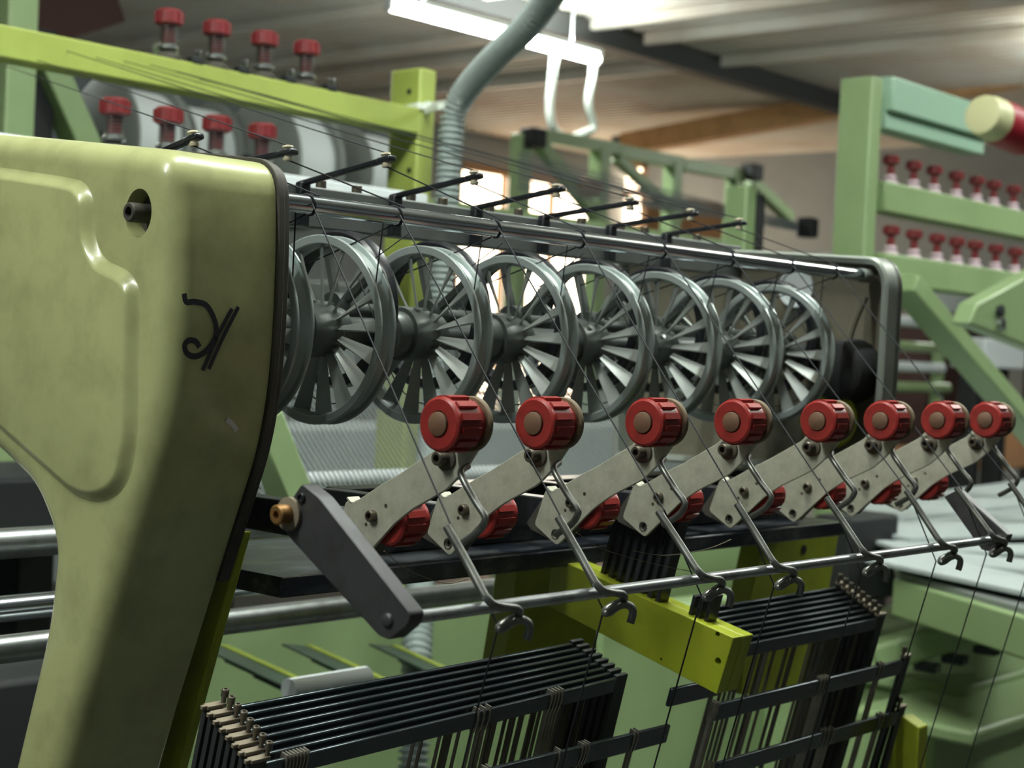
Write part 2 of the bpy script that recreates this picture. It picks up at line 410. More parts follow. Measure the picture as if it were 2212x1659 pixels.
# lime edge strip along the leg
lp = [yz(.551, *p) for p in ((502, 1152), (546, 1146), (-36, 3300), (-108, 3300))]
st = MB().prism(lp, .545, .551).build('edge_strip', 'lime', None, .0015)
tag(st, 'narrow lime green steel strip behind the cover leg', 'machine frame')

# ------------------------------------------------------------------ chrome guide rod and far end plate
ROD = at(671, 443, .85); RODR = .0050
rod = thing('guide_rod', 'polished chrome rod running above the spoked wheels', 'rod', None, (0, 0, 0))
MB().cyl((XR + .005, ROD.y, ROD.z), (1.150, ROD.y, ROD.z), RODR, 28).build('rod', 'chrome', rod)
MB().lathe((1.146, ROD.y, ROD.z), (1, 0, 0), [(0, .0056), (.012, .0056), (.013, .004)], 20).build('end_collar', 'plate_rim', rod)
XP = 1.157
op = [yz(XP, *p) for p in ((1330, 532), (1640, 541), (1905, 556), (1926, 600), (1912, 860), (1890, 1010), (1640, 1010), (1330, 990))]
if area(op) < 0: op = op[::-1]
opr = resample(rounded(op, [.004, .05, .03, .03, .1, .02, .02, .004][::1] if True else 0, 6), .006)
pl = thing('end_plate', 'dull olive grey end plate with rounded rim behind the last wheel', 'machine plate')
MB().prism(opr, XP + .012, XP + .018).build('plate', 'olive_plate', pl)
m = MB(); o1 = opr; o2 = offset(opr, .006)
m.rings([[Vector((XP - .004, y, z)) for y, z in o2], [Vector((XP - .006, y, z)) for y, z in offset(opr, .002)], [Vector((XP - .004, y, z)) for y, z in o1],
         [Vector((XP + .019, y, z)) for y, z in o1], [Vector((XP + .019, y, z)) for y, z in o2], [Vector((XP - .004, y, z)) for y, z in o2]], True, False, False)
m.build('rim', 'plate_rim', pl)
hc = yz(XP + .012, 1722, 622)
MB().lathe((XP + .012, hc[0], hc[1]), (-1, 0, 0), [(0, .0165), (.003, .0165), (.003, .0145), (.001, .0145)], 28).build('inspection_glass', 'white', pl)
ribs = [yz(XP + .012, *p) for p in ((1870, 640), (1838, 720), (1810, 860), (1800, 960))]
m = MB(); m.tube(spline([(XP + .012, y, z) for y, z in ribs], 6), .003, 8); m.build('rib', 'olive_plate', pl)
bx = yz(XP - .01, 1815, 800)
MB().lathe((XP + .012, bx[0], bx[1]), (-1, 0, 0), [(0, .026), (.03, .024), (.032, .02)], 28).build('bearing_boss', 'dark', pl)

# ------------------------------------------------------------------ feed wheels on their shaft
WC = at(682, 712, .92); WR = .054; PITCH = .08
sh = MB().cyl((XR + .012, WC.y, WC.z), (XP + .01, WC.y, WC.z), .0085, 20).build('feed_shaft', 'wheel_dark')
tag(sh, 'dark steel shaft running through the spoked wheels', 'shaft')
def wheel_meshes():
    t = thing('spoked_pulley', 'x', 'wheel', 'spoked feed wheels on the shaft')
    W = .0052
    def rim(x, s):   # flange ring with a bulged lip, bore open
        return MB().lathe((x, 0, 0), (1, 0, 0), [(-.0009, WR - .0046), (-.0010, WR - .0005), (-.0006, WR), (.0006, WR), (.0009, WR - .0005), (.0012, WR - .0044), (.0008, WR - .0050), (-.0005, WR - .0050), (-.0009, WR - .0046)], 72, False, False)
    rim(0, 1).build('front_rim', 'wheel_metal', t, smooth=35)
    rim(2 * W, 1).build('rear_rim', 'wheel_metal', t, smooth=35)
    MB().lathe((0, 0, 0), (1, 0, 0), [(.0008, WR - .0030), (W * .7, WR - .0056), (W * 1.3, WR - .0056), (2 * W - .0008, WR - .0030), (2 * W - .0008, WR - .0046), (W, WR - .0068), (.0008, WR - .0046), (.0008, WR - .0030)], 72, False, False).build('groove', 'wheel_metal', t, smooth=35)
    hub = MB().lathe((-.024, 0, 0), (1, 0, 0), [(0, .0088), (0, .0130), (.001, .0136), (.010, .0136), (.0105, .0160), (.0225, .0160), (.024, .0150), (.032, .0150), (.034, .0135), (.040, .0135), (.041, .0088)], 32, False, False).build('hub', 'wheel_dark', t, smooth=35)
    MB().cyl((-.006, 0, .0155), (-.006, 0, .0172), .0022, 10).build('set_screw', 'steel', hub)
    # twisted fin spokes
    m = MB(); n = 7; L = []
    for k in range(n):
        u = k / (n - 1); r = .0140 + (WR - .0060 - .0140) * u; hw = .0022 + .0030 * u; tw = math.radians(60 - 22 * u)
        ring = []
        for (a, b) in ((-1, -.5), (1, -.5), (1, .5), (-1, .5)):
            l, th = a * hw, b * .0012
            ring.append(Vector((W + l * math.sin(tw) * .9 + th * math.cos(tw), l * math.cos(tw) - th * math.sin(tw), r)))
        L.append(ring)
    m.rings(L); sp = m.build('spoke', 'spoke_metal', t, smooth=50)
    NS = 16
    for i in range(NS):
        c = sp if i == 0 else sp.copy()
        if i: COL.objects.link(c); c.parent = t
        c.rotation_euler = (2 * PI * i / NS + .1, 0, 0)
    return t
wheel = wheel_meshes()
WX0 = [WC.x - .75 * PITCH] + [WC.x + PITCH * k for k in range(7)]
WX0[7] -= .006
for k in range(8):
    o = wheel if k == 0 else copy_tree(wheel)
    o.location = (WX0[k], WC.y, WC.z); o.rotation_euler = (k * .21, 0, 0)
    o['label'] = 'grey metal spoked feed wheel, %s counting from the pale green end cover' % ORD[k]
# dark pressing rollers behind
PRY, PRZ = WC.y + .026, WC.z + .013
pr_t = thing('press_roller', 'x', 'roller', 'black rollers behind the feed wheels')
MB().lathe((0, 0, 0), (1, 0, 0), [(0, .0405), (0, .0455), (.002, .047), (.006, .0460), (.010, .047), (.012, .0455), (.012, .0405), (0, .0405)], 56, False, False).build('tyre', 'black_paint', pr_t, smooth=50)
MB().lathe((0, 0, 0), (1, 0, 0), [(0, .0046), (0, .010), (.012, .010), (.012, .0046)], 24, False, False).build('hub', 'wheel_dark', pr_t)
for i in range(5):
    a = 2 * PI * i / 5; MB().bar((.006, .009 * math.cos(a), .009 * math.sin(a)), (.006, .042 * math.cos(a), .042 * math.sin(a)), .004, .004, (1, 0, 0)).build('spoke', 'wheel_dark', pr_t)
for k in range(7):
    o = pr_t if k == 0 else copy_tree(pr_t)
    o.location = (WX0[k + 1] + .034, PRY, PRZ)
    o['label'] = 'black rubber tyred roller behind the %s feed wheel from the green end cover' % ORD[k + 1]
q = MB().cyl((XR + .012, PRY, PRZ), (XP + .01, PRY, PRZ), .0045, 14).build('roller_shaft', 'wheel_dark'); tag(q, 'thin dark shaft carrying the black rubber rollers', 'shaft')

# ------------------------------------------------------------------ guide bar with black eyelet arms
TIPS = [(418, 299), (622, 330), (834, 345), (1024, 383), (1201, 411), (1361, 439), (1491, 463), (1596, 483)]
ROOTS = [(235, 318), (440, 352), (655, 398), (855, 424), (1030, 452), (1175, 478), (1320, 500), (1440, 517)]
BY = .772
bar0 = on(1, BY, 596, 392); BZ = bar0.z
gb = thing('guide_bar', 'grey steel bar with bolts and black eyelet arms above the chrome rod', 'thread guide')
MB().bar((XR + .01, BY + .004, BZ - .013), (XP + .01, BY + .004, BZ - .013), .010, .026).build('bar', 'bar_grey', gb, .0012)
EYES = []; ARMX = []
for k in range(8):
    r = on(1, BY - .003, *ROOTS[k]); x = max(r.x, .550); r = Vector((x, BY - .003, BZ + .001))
    # the arm lies in the plane of its root: tip on the plane x = const
    tp = on(0, x, *TIPS[k])
    if k < 2: pass
    d = (tp - r).normalized(); up = Vector((0, -d.z, d.y)) if d.y < 0 else Vector((0, d.z, -d.y))
    m = MB(); m.bar(r - d * .004, tp + d * .004, .0042, .0034, (0, 0, 1)); am = m.build('guide_arm', 'black_paint', gb, .0008)
    m = MB(); m.bar(tp - d * .006, tp + d * .006, .0064, .0036, (0, 0, 1)); m.build('arm_head', 'black_paint', am, .0012)
    n = Vector((0, d.z, -d.y)); n = n if n.z > 0 else -n
    e = MB().lathe(tp - n * .0045, n, [(0, .0012), (0, .0026), (.0012, .0030), (.0020, .0022), (.0066, .0022), (.0074, .0032), (.0084, .0030), (.0088, .0012)], 18, False, False).build('eyelet', 'ceramic', am, smooth=40)
    EYES.append(tp); ARMX.append(x)
    MB().box((x, BY - .003, BZ - .012), (.008, .006, .027)).build('arm_foot', 'black_paint', gb, .0008)
    for dx in (.021, .052):
        MB().lathe((x + dx, BY + .004, BZ), (0, 0, 1), [(0, .0034), (.0046, .0034), (.005, .003), (.005, .0016), (.003, .0016)], 16).build('bolt', 'bolt', gb, smooth=30)
# ------------------------------------------------------------------ tension arms with red knobs
KN = at(947, 916, .733)
KX = [.5289, .5952, .6835, .7666, .8596, .9376, 1.0166, 1.0901]
cropA = lambda cx, cy: (1000 + cx / 2.962, 840 + cy / 2.962)       # px from a magnified view of the third arm
cropB = lambda cx, cy: (560 + cx / 2.962, 840 + cy / 2.962)        # px from a magnified view of the first arm
def loc(X, px, py, K): p = on(0, X, px, py); return (p.y - KN.y, p.z - KN.z)
AX = .0245
def knob(parent, name, x, y, z, mt, sgn=1, R=.0117, L=.0205):
    m = MB()
    m.lathe((x, y, z), (sgn, 0, 0), [(.0008, .0058), (0, .0062), (0, R - .0004), (.0008, R + .0007), (.0026, R + .0007), (.0030, R), (L - .0035, R + .0001), (L - .0030, R - .0012), (L, R - .0014)], 40, False, True)
    for i in range(12):
        t = 2 * PI * i / 12 + .2; c = Vector((x + sgn * .0092, y + math.cos(t) * (R + .0002), z + math.sin(t) * (R + .0002)))
        m.box(c, (.0125, .0032, .0026), Matrix.Rotation(t - PI / 2, 3, 'X'))
    k = m.build(name, mt, parent, smooth=32)
    return k
ta = thing('tension_arm', 'x', 'tension arm', 'grey tension arms with red knobs')
pol = [loc(KX[2] + AX, *cropA(*p), 2) for p in ((530, 640), (578, 655), (760, 545), (850, 500), (1080, 360), (1180, 240), (1280, 150), (1370, 165), (1405, 265), (1262, 470), (1150, 580), (940, 690), (830, 770), (600, 1005), (455, 870))]
if area(pol) < 0: pol = pol[::-1]
pol = rounded(pol, .0025, 3)
hb = loc(KX[2] + AX, *cropA(592, 930), 2)
drill(MB().prism(pol, AX, AX + .0022).build('plate', 'arm_plate', ta, .0004), [((AX - .01, *hb), (AX + .0024, *hb), .0024)])
br = [loc(KX[2] + AX + .004, *cropA(*p), 2) for p in ((545, 660), (660, 620), (760, 800), (600, 985), (440, 900), (415, 855))]
if area(br) < 0: br = br[::-1]
MB().prism(br, AX + .0026, AX + .017).build('root_block', 'gasket', ta, .0006)
yb0 = min(p[0] for p in br) + .012; zb0 = sum(p[1] for p in br) / len(br)
MB().box((AX + .0098, (yb0 + .690 - KN.y) / 2, zb0), (.012, .690 - KN.y - yb0, .018)).build('support_foot', 'black_paint', ta, .0008)
tb_ = loc(KX[2] + AX, *cropA(548, 645), 2); MB().box((AX + .004, tb_[0], tb_[1]), (.008, .0012, .0045), Matrix.Rotation(-.9, 3, 'X')).build('flange_tab', 'arm_plate', ta, .0002)
k1 = knob(ta, 'knob', 0, 0, 0, 'red'); k1['label'] = 'red ribbed plastic knob'
MB().lathe((-.0012, 0, 0), (1, 0, 0), [(0, .0001), (0, .0050), (.0004, .0056), (.003, .0056)], 28, False, True).build('cap', 'knob_cap', k1, smooth=40)
MB().lathe((.0206, 0, 0), (1, 0, 0), [(0, .0124), (.0005, .0129), (.0024, .0129), (.0038, .0115)], 36).build('flange', 'flange', ta, smooth=40)
def socket_bolt(parent, x, y, z, r, h, mt, wash=None, name='bolt'):
    if wash: MB().lathe((x, y, z), (-1, 0, 0), [(0, wash), (.0014, wash), (.0016, wash - .0004)], 24).build('washer', mt, parent, smooth=30); x -= .0014
    return MB().lathe((x, y, z), (-1, 0, 0), [(0, r), (h - .0004, r), (h, r - .0004), (h, r * .55), (h * .4, r * .55)], 18).build(name, mt, parent, smooth=30)
b1 = loc(KX[2] + AX, *cropA(1155, 405), 2); socket_bolt(ta, AX, *b1, .0034, .0060, 'bolt', .0060)
b2 = loc(KX[2] + AX, *cropA(700, 728), 2); socket_bolt(ta, AX, *b2, .0029, .0034, 'bolt')
for cx, cy, r in ((655, 777, .0010), (778, 672, .0011)):
    h = loc(KX[2] + AX, *cropA(cx, cy), 2); MB().cyl((AX - .0001, *h), (AX + .001, *h), r, 12).build('rivet', 'bolt', ta)
h = loc(KX[2] + AX, *cropA(592, 930), 2)
MB().lathe((AX - .0003, *h), (1, 0, 0), [(0, .0024), (0, .0030), (.0006, .0030), (.0006, .0024)], 20, False, False).build('hole_rim', 'steel', ta)
lk = loc(KX[0] + .034, *cropB(868, 842), 0)
k2 = knob(ta, 'lower_knob', AX + .0035, lk[0], lk[1], 'red', 1, .0115)
k2['label'] = 'second red ribbed knob behind the plate'
wp = [loc(KX[0] + .010, *cropB(*p), 0) for p in ((1205, 500), (1262, 530), (1310, 590), (1380, 715), (1438, 805), (1442, 850), (1400, 915), (1300, 985))]
MB().tube(spline([(AX - .001, *wp[0]), (.013, *wp[1])] + [(.010, *q) for q in wp[2:]], 6), .0017, 10).build('wire_guide', 'wire', ta)
for k in range(8):
    o = ta if k == 0 else copy_tree(ta)
    o.location = (KX[k], KN.y, KN.z)
    o['label'] = 'grey plate tension arm with red ribbed knob, %s counting from the pale green end cover' % ORD[k]

# ------------------------------------------------------------------ swing bracket: two levers and the hook rod
HR = at(885, 1335, .645); HRR = .0027
sb = thing('swing_bracket', 'dark steel levers carrying a long thin rod with wire hooks', 'bracket')
XL = HR.x - .006
lv = [yz(XL, *p) for p in ((600, 1122), (652, 1044), (690, 1075), (888, 1326), (880, 1352), (842, 1383), (818, 1374), (625, 1162))]
if area(lv) < 0: lv = lv[::-1]
lv = rounded(lv, .002, 3)
lv2 = [yz(XL, *p) for p in ((722, 1185), (758, 1160), (888, 1326), (880, 1352), (842, 1383), (818, 1374))]
if area(lv2) < 0: lv2 = lv2[::-1]
for dx in (0, .545):
    L = MB().prism(lv if dx == 0 else lv2, XL + dx, XL + .008 + dx).build('lever', 'lever', sb, .0006)
    pv = yz(XL, 838, 1340); MB().lathe((XL + dx, *pv), (-1, 0, 0), [(0, .0032), (.0008, .0030), (.0014, .0018)], 18).build('pin', 'lever', L, smooth=50)
    if dx: continue
    pv = yz(XL, 628, 1110)
    MB().lathe((XL + dx, *pv), (-1, 0, 0), [(0, .0072), (.0018, .0072), (.002, .0066)], 24).build('washer', 'clamp', L, smooth=30)
    MB().lathe((XL + dx - .002, *pv), (-1, 0, 0), [(0, .0042), (.0058, .0042), (.0062, .0036), (.0062, .0018), (.003, .0018)], 20).build('bolt', 'brass', L, smooth=30)
    pv = yz(XL, 652, 1076); socket_bolt(L, XL + dx, *pv, .0024, .0012, 'black_paint')
MB().cyl((XL + .004, HR.y, HR.z), (XL + .549, HR.y, HR.z), HRR, 18).build('hook_rod', 'rod_steel', sb)
pivot = yz(XL, 632, 1108)
MB().cyl((XL + .006, *pivot), (XL + .016, *pivot), .0060, 14).build('pivot_rod', 'wheel_dark', sb)

# ------------------------------------------------------------------ drop hooks riding on the rod
HX = [.5218, .5952, .6751, .7428, .8358, .9294, 1.0005, 1.0780]
dh = [(-.001, .0413, .0288), (-.001, .0300, .0158), (-.001, .0181, .0027), (-.001, .0114, -.0018), (-.0005, .0040, -.0044), (0, -.0018, -.0048), (.001, -.0040, -.0062), (.001, -.0022, -.0084),
      (.0005, .0030, -.0100), (.001, .0072, -.0114), (.0035, .0078, -.0112), (.0055, .0040, -.0090), (.006, -.0010, -.0070), (.006, -.0058, -.0062), (.006, -.0082, -.0086), (.006, -.0086, -.0140)]
m = MB(); m.tube(spline(dh, 5), .00155, 10)
m.bm.free(); m = MB()
HOOKPX = [(1200, 880, .4720), (1330, 1110, .4600), (1430, 1300, .4500), (1462, 1345, .4475), (1500, 1378, .4462), (1570, 1394, .4460), (1635, 1402, .4462), (1665, 1425, .4470), (1652, 1452, .4500),
          (1600, 1482, .4530), (1550, 1510, .4545), (1535, 1535, .4530), (1565, 1530, .4510), (1620, 1492, .4490), (1680, 1476, .4470), (1722, 1502, .4455), (1728, 1545, .4455), (1712, 1605, .4460)]
dh = [on(1, Y, *cropB(cx, cy)) - Vector((HX[0], HR.y, HR.z)) for cx, cy, Y in HOOKPX]
HTOP = dh[0]
m.tube(spline(dh, 5), .0019, 10)
hk = m.build('drop_hook', 'wire', None, smooth=50)
for k in range(8):
    o = hk if k == 0 else hk.copy()
    if k: COL.objects.link(o)
    o.location = (HX[k], HR.y, HR.z); o.rotation_euler = ((0, .02, -.03, .02, 0, .03, -.02, .02)[k], 0, 0)
    tag(o, 'bent steel wire hook under the %s tension arm from the pale green cover' % ORD[k], 'hook', 'wire hooks on the thin rod')

# ------------------------------------------------------------------ black beam the arms stand on
bm_ = thing('mounting_beam', 'black painted flat beam with scuffed top under the tension arms', 'beam')
BFY = .648; BT = on(1, BFY, 560, 1253).z; BX1 = 1.15; UT = on(1, .69, 950, 1048).z
MB().box(((.562 + BX1) / 2, BFY + .06, BT - .0055), (BX1 - .562, .12, .011)).build('base', 'beam_black', bm_, .001)
MB().box(((.648 + BX1) / 2, .701, (BT + UT) / 2), (BX1 - .648, .022, UT - BT)).build('upright', 'beam_black', bm_, .001)

# ------------------------------------------------------------------ harness: heald frames, tilted 14 degrees
TH = math.radians(14); Bd = Vector((0, -math.cos(TH), -math.sin(TH))); Dd = Vector((0, math.sin(TH), -math.cos(TH)))
TR = Matrix((Vector((1, 0, 0)), -Bd, -Dd)).transposed()            # local x, depth, height
def heald_mesh(loop=True):
    m = MB()
    if loop:     m.rings([[Vector((-.0004, a, b)) for a, b in ((-.0022, .002), (-.0026, -.004), (-.0016, -.012), (.0016, -.012), (.0026, -.004), (.0022, .002))],
             [Vector((.0004, a, b)) for a, b in ((-.0022, .002), (-.0026, -.004), (-.0016, -.012), (.0016, -.012), (.0026, -.004), (.0022, .002))]])
    m.box((0, 0, -.0855), (.0007, .0022, .149))
    o = m.build('heald', 'heald_bright' if loop else 'heald'); me = o.data; bpy.data.objects.remove(o); return me
HEALD = heald_mesh(); HEALD2 = heald_mesh(False)
cl_m = MB(); cl_m.box((0, 0, .001), (.014, .0036, .002)); cl_m.box((-.0082, 0, .001), (.0035, .0020, .002))
def frame(name, x0, x1, p, label, group, posts=(1, 0), healds=(), loop=True, h=.0095, screws=True, plen=.30, bt=.0026, rot=0):
    t = thing(name, label, 'heald frame', group)
    t.matrix_world = Matrix.Translation(p) @ TR.to_4x4() @ Matrix.Translation((x1, 0, 0)) @ Matrix.Rotation(-rot, 4, 'Y') @ Matrix.Translation((-x1, 0, 0))           # p: top edge of the bar at x = 0
    MB().box(((x0 + x1) / 2, 0, -h / 2), (x1 - x0, bt, h)).build('top_bar', 'frame_bar', t, .0009, 3)
    for on_, x, sg in ((posts[0], x0, -1), (posts[1], x1, 1)):
        if not on_: continue
        MB().box((x + sg * .0045, 0, -plen / 2 + .0015), (.0105, .0030, plen)).build('end_post', 'frame_end', t, .0004)
        if on_ == 2: continue
        m = MB(); m.box((x + sg * .0035, 0, .0026), (.0112, .0040, .0020)); m.box((x + sg * .0102, 0, .0026), (.0030, .0020, .0020)); m.build('clamp', 'clamp', t, .0003)
        if screws: MB().lathe((x - sg * .0012, 0, .0035), (0, 0, 1), [(0, .0012), (.0030, .0012), (.0031, .0019), (.0066, .0019), (.007, .0016), (.007, .0009), (.005, .0009)], 14).build('screw', 'bolt', t, smooth=30)
    for x in healds:
        o = bpy.data.objects.new('heald', HEALD if loop else HEALD2); COL.objects.link(o); o.parent = t; o.location = (x, 0, 0)
    return t
FP = Vector((0, .5751, 1.2580)); PT, SG = .0053, .0009
rnd = random.Random(3)
for i in range(8):                                                  # 0 = rear
    p = FP - (Bd * PT + Dd * SG) * (7 - i)
    hs = [.63 + rnd.random() * .12 for _ in range(5)]
    if i == 7: hs = [.5065 + .0022 * j for j in range(7)] + [.6395, .6440, .6485, .700, .703, .706, .709]
    if i == 6: hs = hs[:3]
    frame('heald_frame', .494, .760, p, 'black heald frame with socket screw beside the lime strip, %s from the back' % ORD[i], 'left bank of heald frames', (1, 2), hs, i == 7, rot=math.radians(.8 + .12 * i))
for i in range(8):
    p = Vector((0, .5745, 1.2635)) - (Bd * PT + Dd * .0014) * (7 - i)
    frame('heald_frame', .845, 1.072, p, 'black heald frame beyond the lime block, %s from the back' % ORD[i], 'right bank of heald frames', (0, 1), [.88 + rnd.random() * .18 for _ in range(4)] if i != 7 else [], False)
def lowered(px0, px1, Y, label, hx, post, ext=(0, 0)):
    a = on(1, Y, *px0); b = on(1, Y, *px1); z = (a.z + b.z) / 2
    t = frame('heald_frame', a.x - ext[0], b.x + ext[1], Vector((0, Y, z)), label, 'lowered heald frames', (0, post), [on(1, Y, *q).x for q in hx], True, .012, True, .2, .003)
    return t, a.x, b.x
lowered((1060, 1655), (1425, 1572), .570, 'lowered heald frame bar with flat healds below the left stack', [(1046, 1640), (1054, 1640), (1205, 1600), (1255, 1588), (1262, 1586), (1268, 1586), (1368, 1558), (1375, 1556)], 0, (.12, .01))
lowered((1545, 1528), (1950, 1418), .573, 'lowered heald frame bar hung with bright healds in front of the right stack', [(1540, 1528), (1546, 1526), (1770, 1466), (1777, 1464), (1784, 1462), (1898, 1430), (1905, 1428)], 1)
lowered((1550, 1648), (1940, 1532), .580, 'lowest heald frame bar hung with bright healds under the right stack', [(1528, 1652), (1536, 1650), (1778, 1580), (1786, 1578), (1795, 1576), (1897, 1546), (1904, 1544)], 1)
lowered((1450, 1490), (1560, 1460), .566, 'short heald bar between the two harness stacks', [], 0)

# ------------------------------------------------------------------ lime guide block and its brackets
def ext_poly(m, pts, vec):
    v = Vector(vec); m.rings([[Vector(p) for p in pts], [Vector(p) + v for p in pts]]); return m
gb2 = thing('guide_block', 'lime green two-part block jutting forward between the harness stacks', 'machine block')
bp = [yz(.80, *p) for p in ((1585, 1378), (1548, 1500), (1265, 1348), (1278, 1240))]
d = Vector((bp[3][0] - bp[0][0], bp[3][1] - bp[0][1])) * .30
bp[3] = (bp[3][0] + d.x, bp[3][1] + d.y); bp[2] = (bp[2][0] + d.x, bp[2][1] + d.y)
HB = [(*yz(.80, px, py), r) for px, py, r in ((1551, 1428, .0022), (1428, 1424, .0009), (1550, 1370, .0016))]
if area(bp) < 0: bp = bp[::-1]
drill(MB().prism(bp, .800, .8100).build('block_half', 'lime', gb2, .0005), [((.79, y, z), (.809, y, z), r) for y, z, r in HB])
MB().prism(bp, .8106, .8215).build('block_half', 'lime', gb2, .0008)
# lifting strips through the block
for i in range(8):
    yb = .572 + .0068 * i; zt = 1.352 + .002 * i
    top = Vector((.808 + .001 * i, yb - .006, zt)); zb = 1.2935 + .0052 * .242 / .2 * 0
    bot = top + Dd * .062
    q = MB().bar(top, bot, .0034, .010, (1, 0, 0)).build('lifting_strip', 'black_paint', None, .0003)
    tag(q, 'black steel lifting strip standing in the lime block, %s from the block front' % ORD[i], 'strip', 'lifting strips in the lime block')
for i, px in enumerate((1503, 1522, 1541)):
    t = on(0, .811, px + 8, 1285); q = MB().bar(t, t + Dd * .03, .0026, .010, (1, 0, 0)).build('lifting_strip', 'black_paint', None, .0003)
    tag(q, 'short black lifting strip near the free end of the lime block, %s from that end' % ORD[2 - i], 'strip', 'short lifting strips')
# lime bracket plates carrying the harness, behind the block
def plateY(name, pts, Y, th, mt, label, cat, holes=()):
    t = thing(name, label, cat)
    P = [on(1, Y, *p) for p in pts]; ext_poly(MB(), P, (0, th, 0)).build('plate', mt, t, .001)
    for px, py, r in holes:
        c = on(1, Y, px, py); MB().cyl(c + Vector((0, -.0006, 0)), c + Vector((0, .002, 0)), r, 14).build('bolt', 'black_paint', t)  # black disc painted in for the dark of a hole
    return t
plateY('harness_bracket', ((1120, 1222), (1290, 1212), (1290, 1400), (1220, 1480), (1082, 1480), (1112, 1290)), .700, .02, 'lime', 'lime green bracket plate left of the jutting lime block', 'bracket', ((1198, 1252, .004), (1180, 1285, .0015)))
plateY('harness_bracket', ((1648, 1170), (1815, 1140), (1790, 1280), (1740, 1500), (1600, 1500), (1612, 1330)), .70, .02, 'lime', 'lime green bracket plate behind the right stack of heald frames', 'bracket', ((1736, 1187, .004),))
pp2 = [yz(1.115, *p) for p in ((1948, 1545), (1985, 1572), (1975, 1790), (1880, 1790))]
q = MB().prism(pp2, 1.115, 1.13).build('edge_strip', 'lime', None, .001); tag(q, 'lime green strip at the far lower end of the harness', 'machine frame')

lg = yz(1.14, 1778, 905)
q = MB().lathe((1.14, *lg), (1, 0, 0), [(0, .002), (0, .0215), (.003, .024), (.012, .024)], 28, True, True).build('gear_guard', 'lime', None, smooth=40); tag(q, 'lime green round guard behind the fifth red knob', 'guard')
# ------------------------------------------------------------------ black yarns: creel -> eyelet -> rod -> wheel -> hook -> down
SL = [.377, .363, .335, .312, .295, .285, .275, .265]
WRAP = [671, 860, 1073, 1256, 1433, 1581, 1711, 1806]
for k in range(8):
    tx, ty = TIPS[k]; e = EYES[k]
    src = on(1, 2.1, -90, ty - SL[k] * (tx + 90))
    wx = on(1, ROD.y, WRAP[k], 470).x; rr_ = RODR + .0005
    pts = [src, e + Vector((0, 0, .004)), e + Vector((0, 0, -.004))]
    # loops on the rod
    c = Vector((wx, ROD.y, ROD.z))
    for j in range(41):
        a = PI * .42 + 2 * PI * 1.35 * j / 40; pts.append(c + Vector((.004 - .010 * j / 40, -rr_ * math.cos(a), rr_ * math.sin(a))))
    # to the rim of the wheel on the left and round it
    wxk = WX0[k] + .0052; gr = WR - .006
    a0 = math.radians(150)
    for j in range(31):
        a = a0 + math.radians(250) * j / 30; pts.append(Vector((wxk, WC.y + gr * math.cos(a), WC.z + gr * math.sin(a))))
    pts.append(c + Vector((-.004, .0005, -rr_)))
    pts.append(c + Vector((-.004, -rr_, 0)))
    hx = HX[k]; top = Vector((hx, HR.y, HR.z)) + HTOP + Vector((.0015, -.0015, 0))
    pts += [top, Vector((hx + .001, HR.y + .009, HR.z - .011)), Vector((hx - .002, HR.y + .009 + .06, HR.z - .011 - .235))]
    q = MB().tube(pts, .00046, 5).build('yarn', 'yarn')
    tag(q, 'black yarn led through the %s eyelet arm from the pale green cover' % ORD[k], 'yarn', 'black yarns over the chrome rod')
    # second strand crossing behind the wheel
    if k < 7:
        x = WX0[k + 1]
        ring = [Vector((x + .013, WC.y + .038 * math.cos(t), WC.z - .004 + .038 * math.sin(t))) for t in [PI * (.95 + 1.15 * j / 24) for j in range(25)]]
        q = MB().tube([Vector((x + .045, ROD.y + .02, ROD.z - .006))] + [Vector((x + .02, WC.y - .01, WC.z + .034))] + ring, .0004, 5).build('yarn', 'yarn')
        tag(q, 'black yarn crossing behind the %s feed wheel from the green end cover' % ORD[k + 1], 'yarn', 'yarns behind the wheels')
# stray lint threads by the beam
for i, (pts, lb) in enumerate(((((1245, 1150), (1300, 1185), (1400, 1215), (1520, 1240)), 'fine tan lint thread hanging across the black lifting strips'),
                           (((1370, 1190), (1440, 1200), (1530, 1185), (1580, 1165)), 'pale stray thread lying before the black beam'),
                           (((830, 1190), (880, 1230), (960, 1260), (1010, 1250)), 'pale stray thread sagging below the first tension arm'))):
    P = [on(1, .53, *p) for p in pts]; q = MB().tube(spline(P, 6), .00025, 4).build('stray_thread', 'clamp'); tag(q, lb, 'thread')
# ------------------------------------------------------------------ own creel: lime beam, post, tensioners, conduit
def tensioner_tree(lod=0):
    t = thing('yarn_tensioner', 'x', 'tensioner')
    m = MB(); n = 16
    m.lathe((0, 0, .0375), (0, 0, 1), [(0, .008), (0, .0125), (.002, .0148), (.015, .0148), (.0175, .0125)], 20)
    for i in range(10):
        a = 2 * PI * i / 10; m.box((math.cos(a) * .0145, math.sin(a) * .0148, .046), (.003, .005, .0125), Matrix.Rotation(a, 3, 'Z'))
    k = m.build('knob', 'maroon', t, smooth=40)
    MB().lathe((0, 0, .010), (0, 0, 1), [(0, .0075), (.028, .0075)], 12).build('stem', 'maroon', t)
    if lod == 0:
        hx = [Vector((.0095 * math.cos(a), .0095 * math.sin(a), .015 + .022 * a / (2 * PI * 6))) for a in [2 * PI * 6 * j / 72 for j in range(73)]]
        MB().tube(hx, .0008, 5).build('spring', 'steel', t)
    MB().lathe((0, 0, .009), (0, 0, 1), [(0, .0075), (.003, .0125), (.005, .0125), (.008, .009)], 20).build('upper_disc', 'lint_white' if lod else 'steel', t, smooth=40)
    MB().lathe((0, 0, 0), (0, 0, 1), [(0, .016), (.003, .016), (.006, .0125), (.009, .0075)], 20).build('lower_disc', 'gasket' if lod == 0 else 'lint_white', t, smooth=40)
    return t
T0 = tensioner_tree()
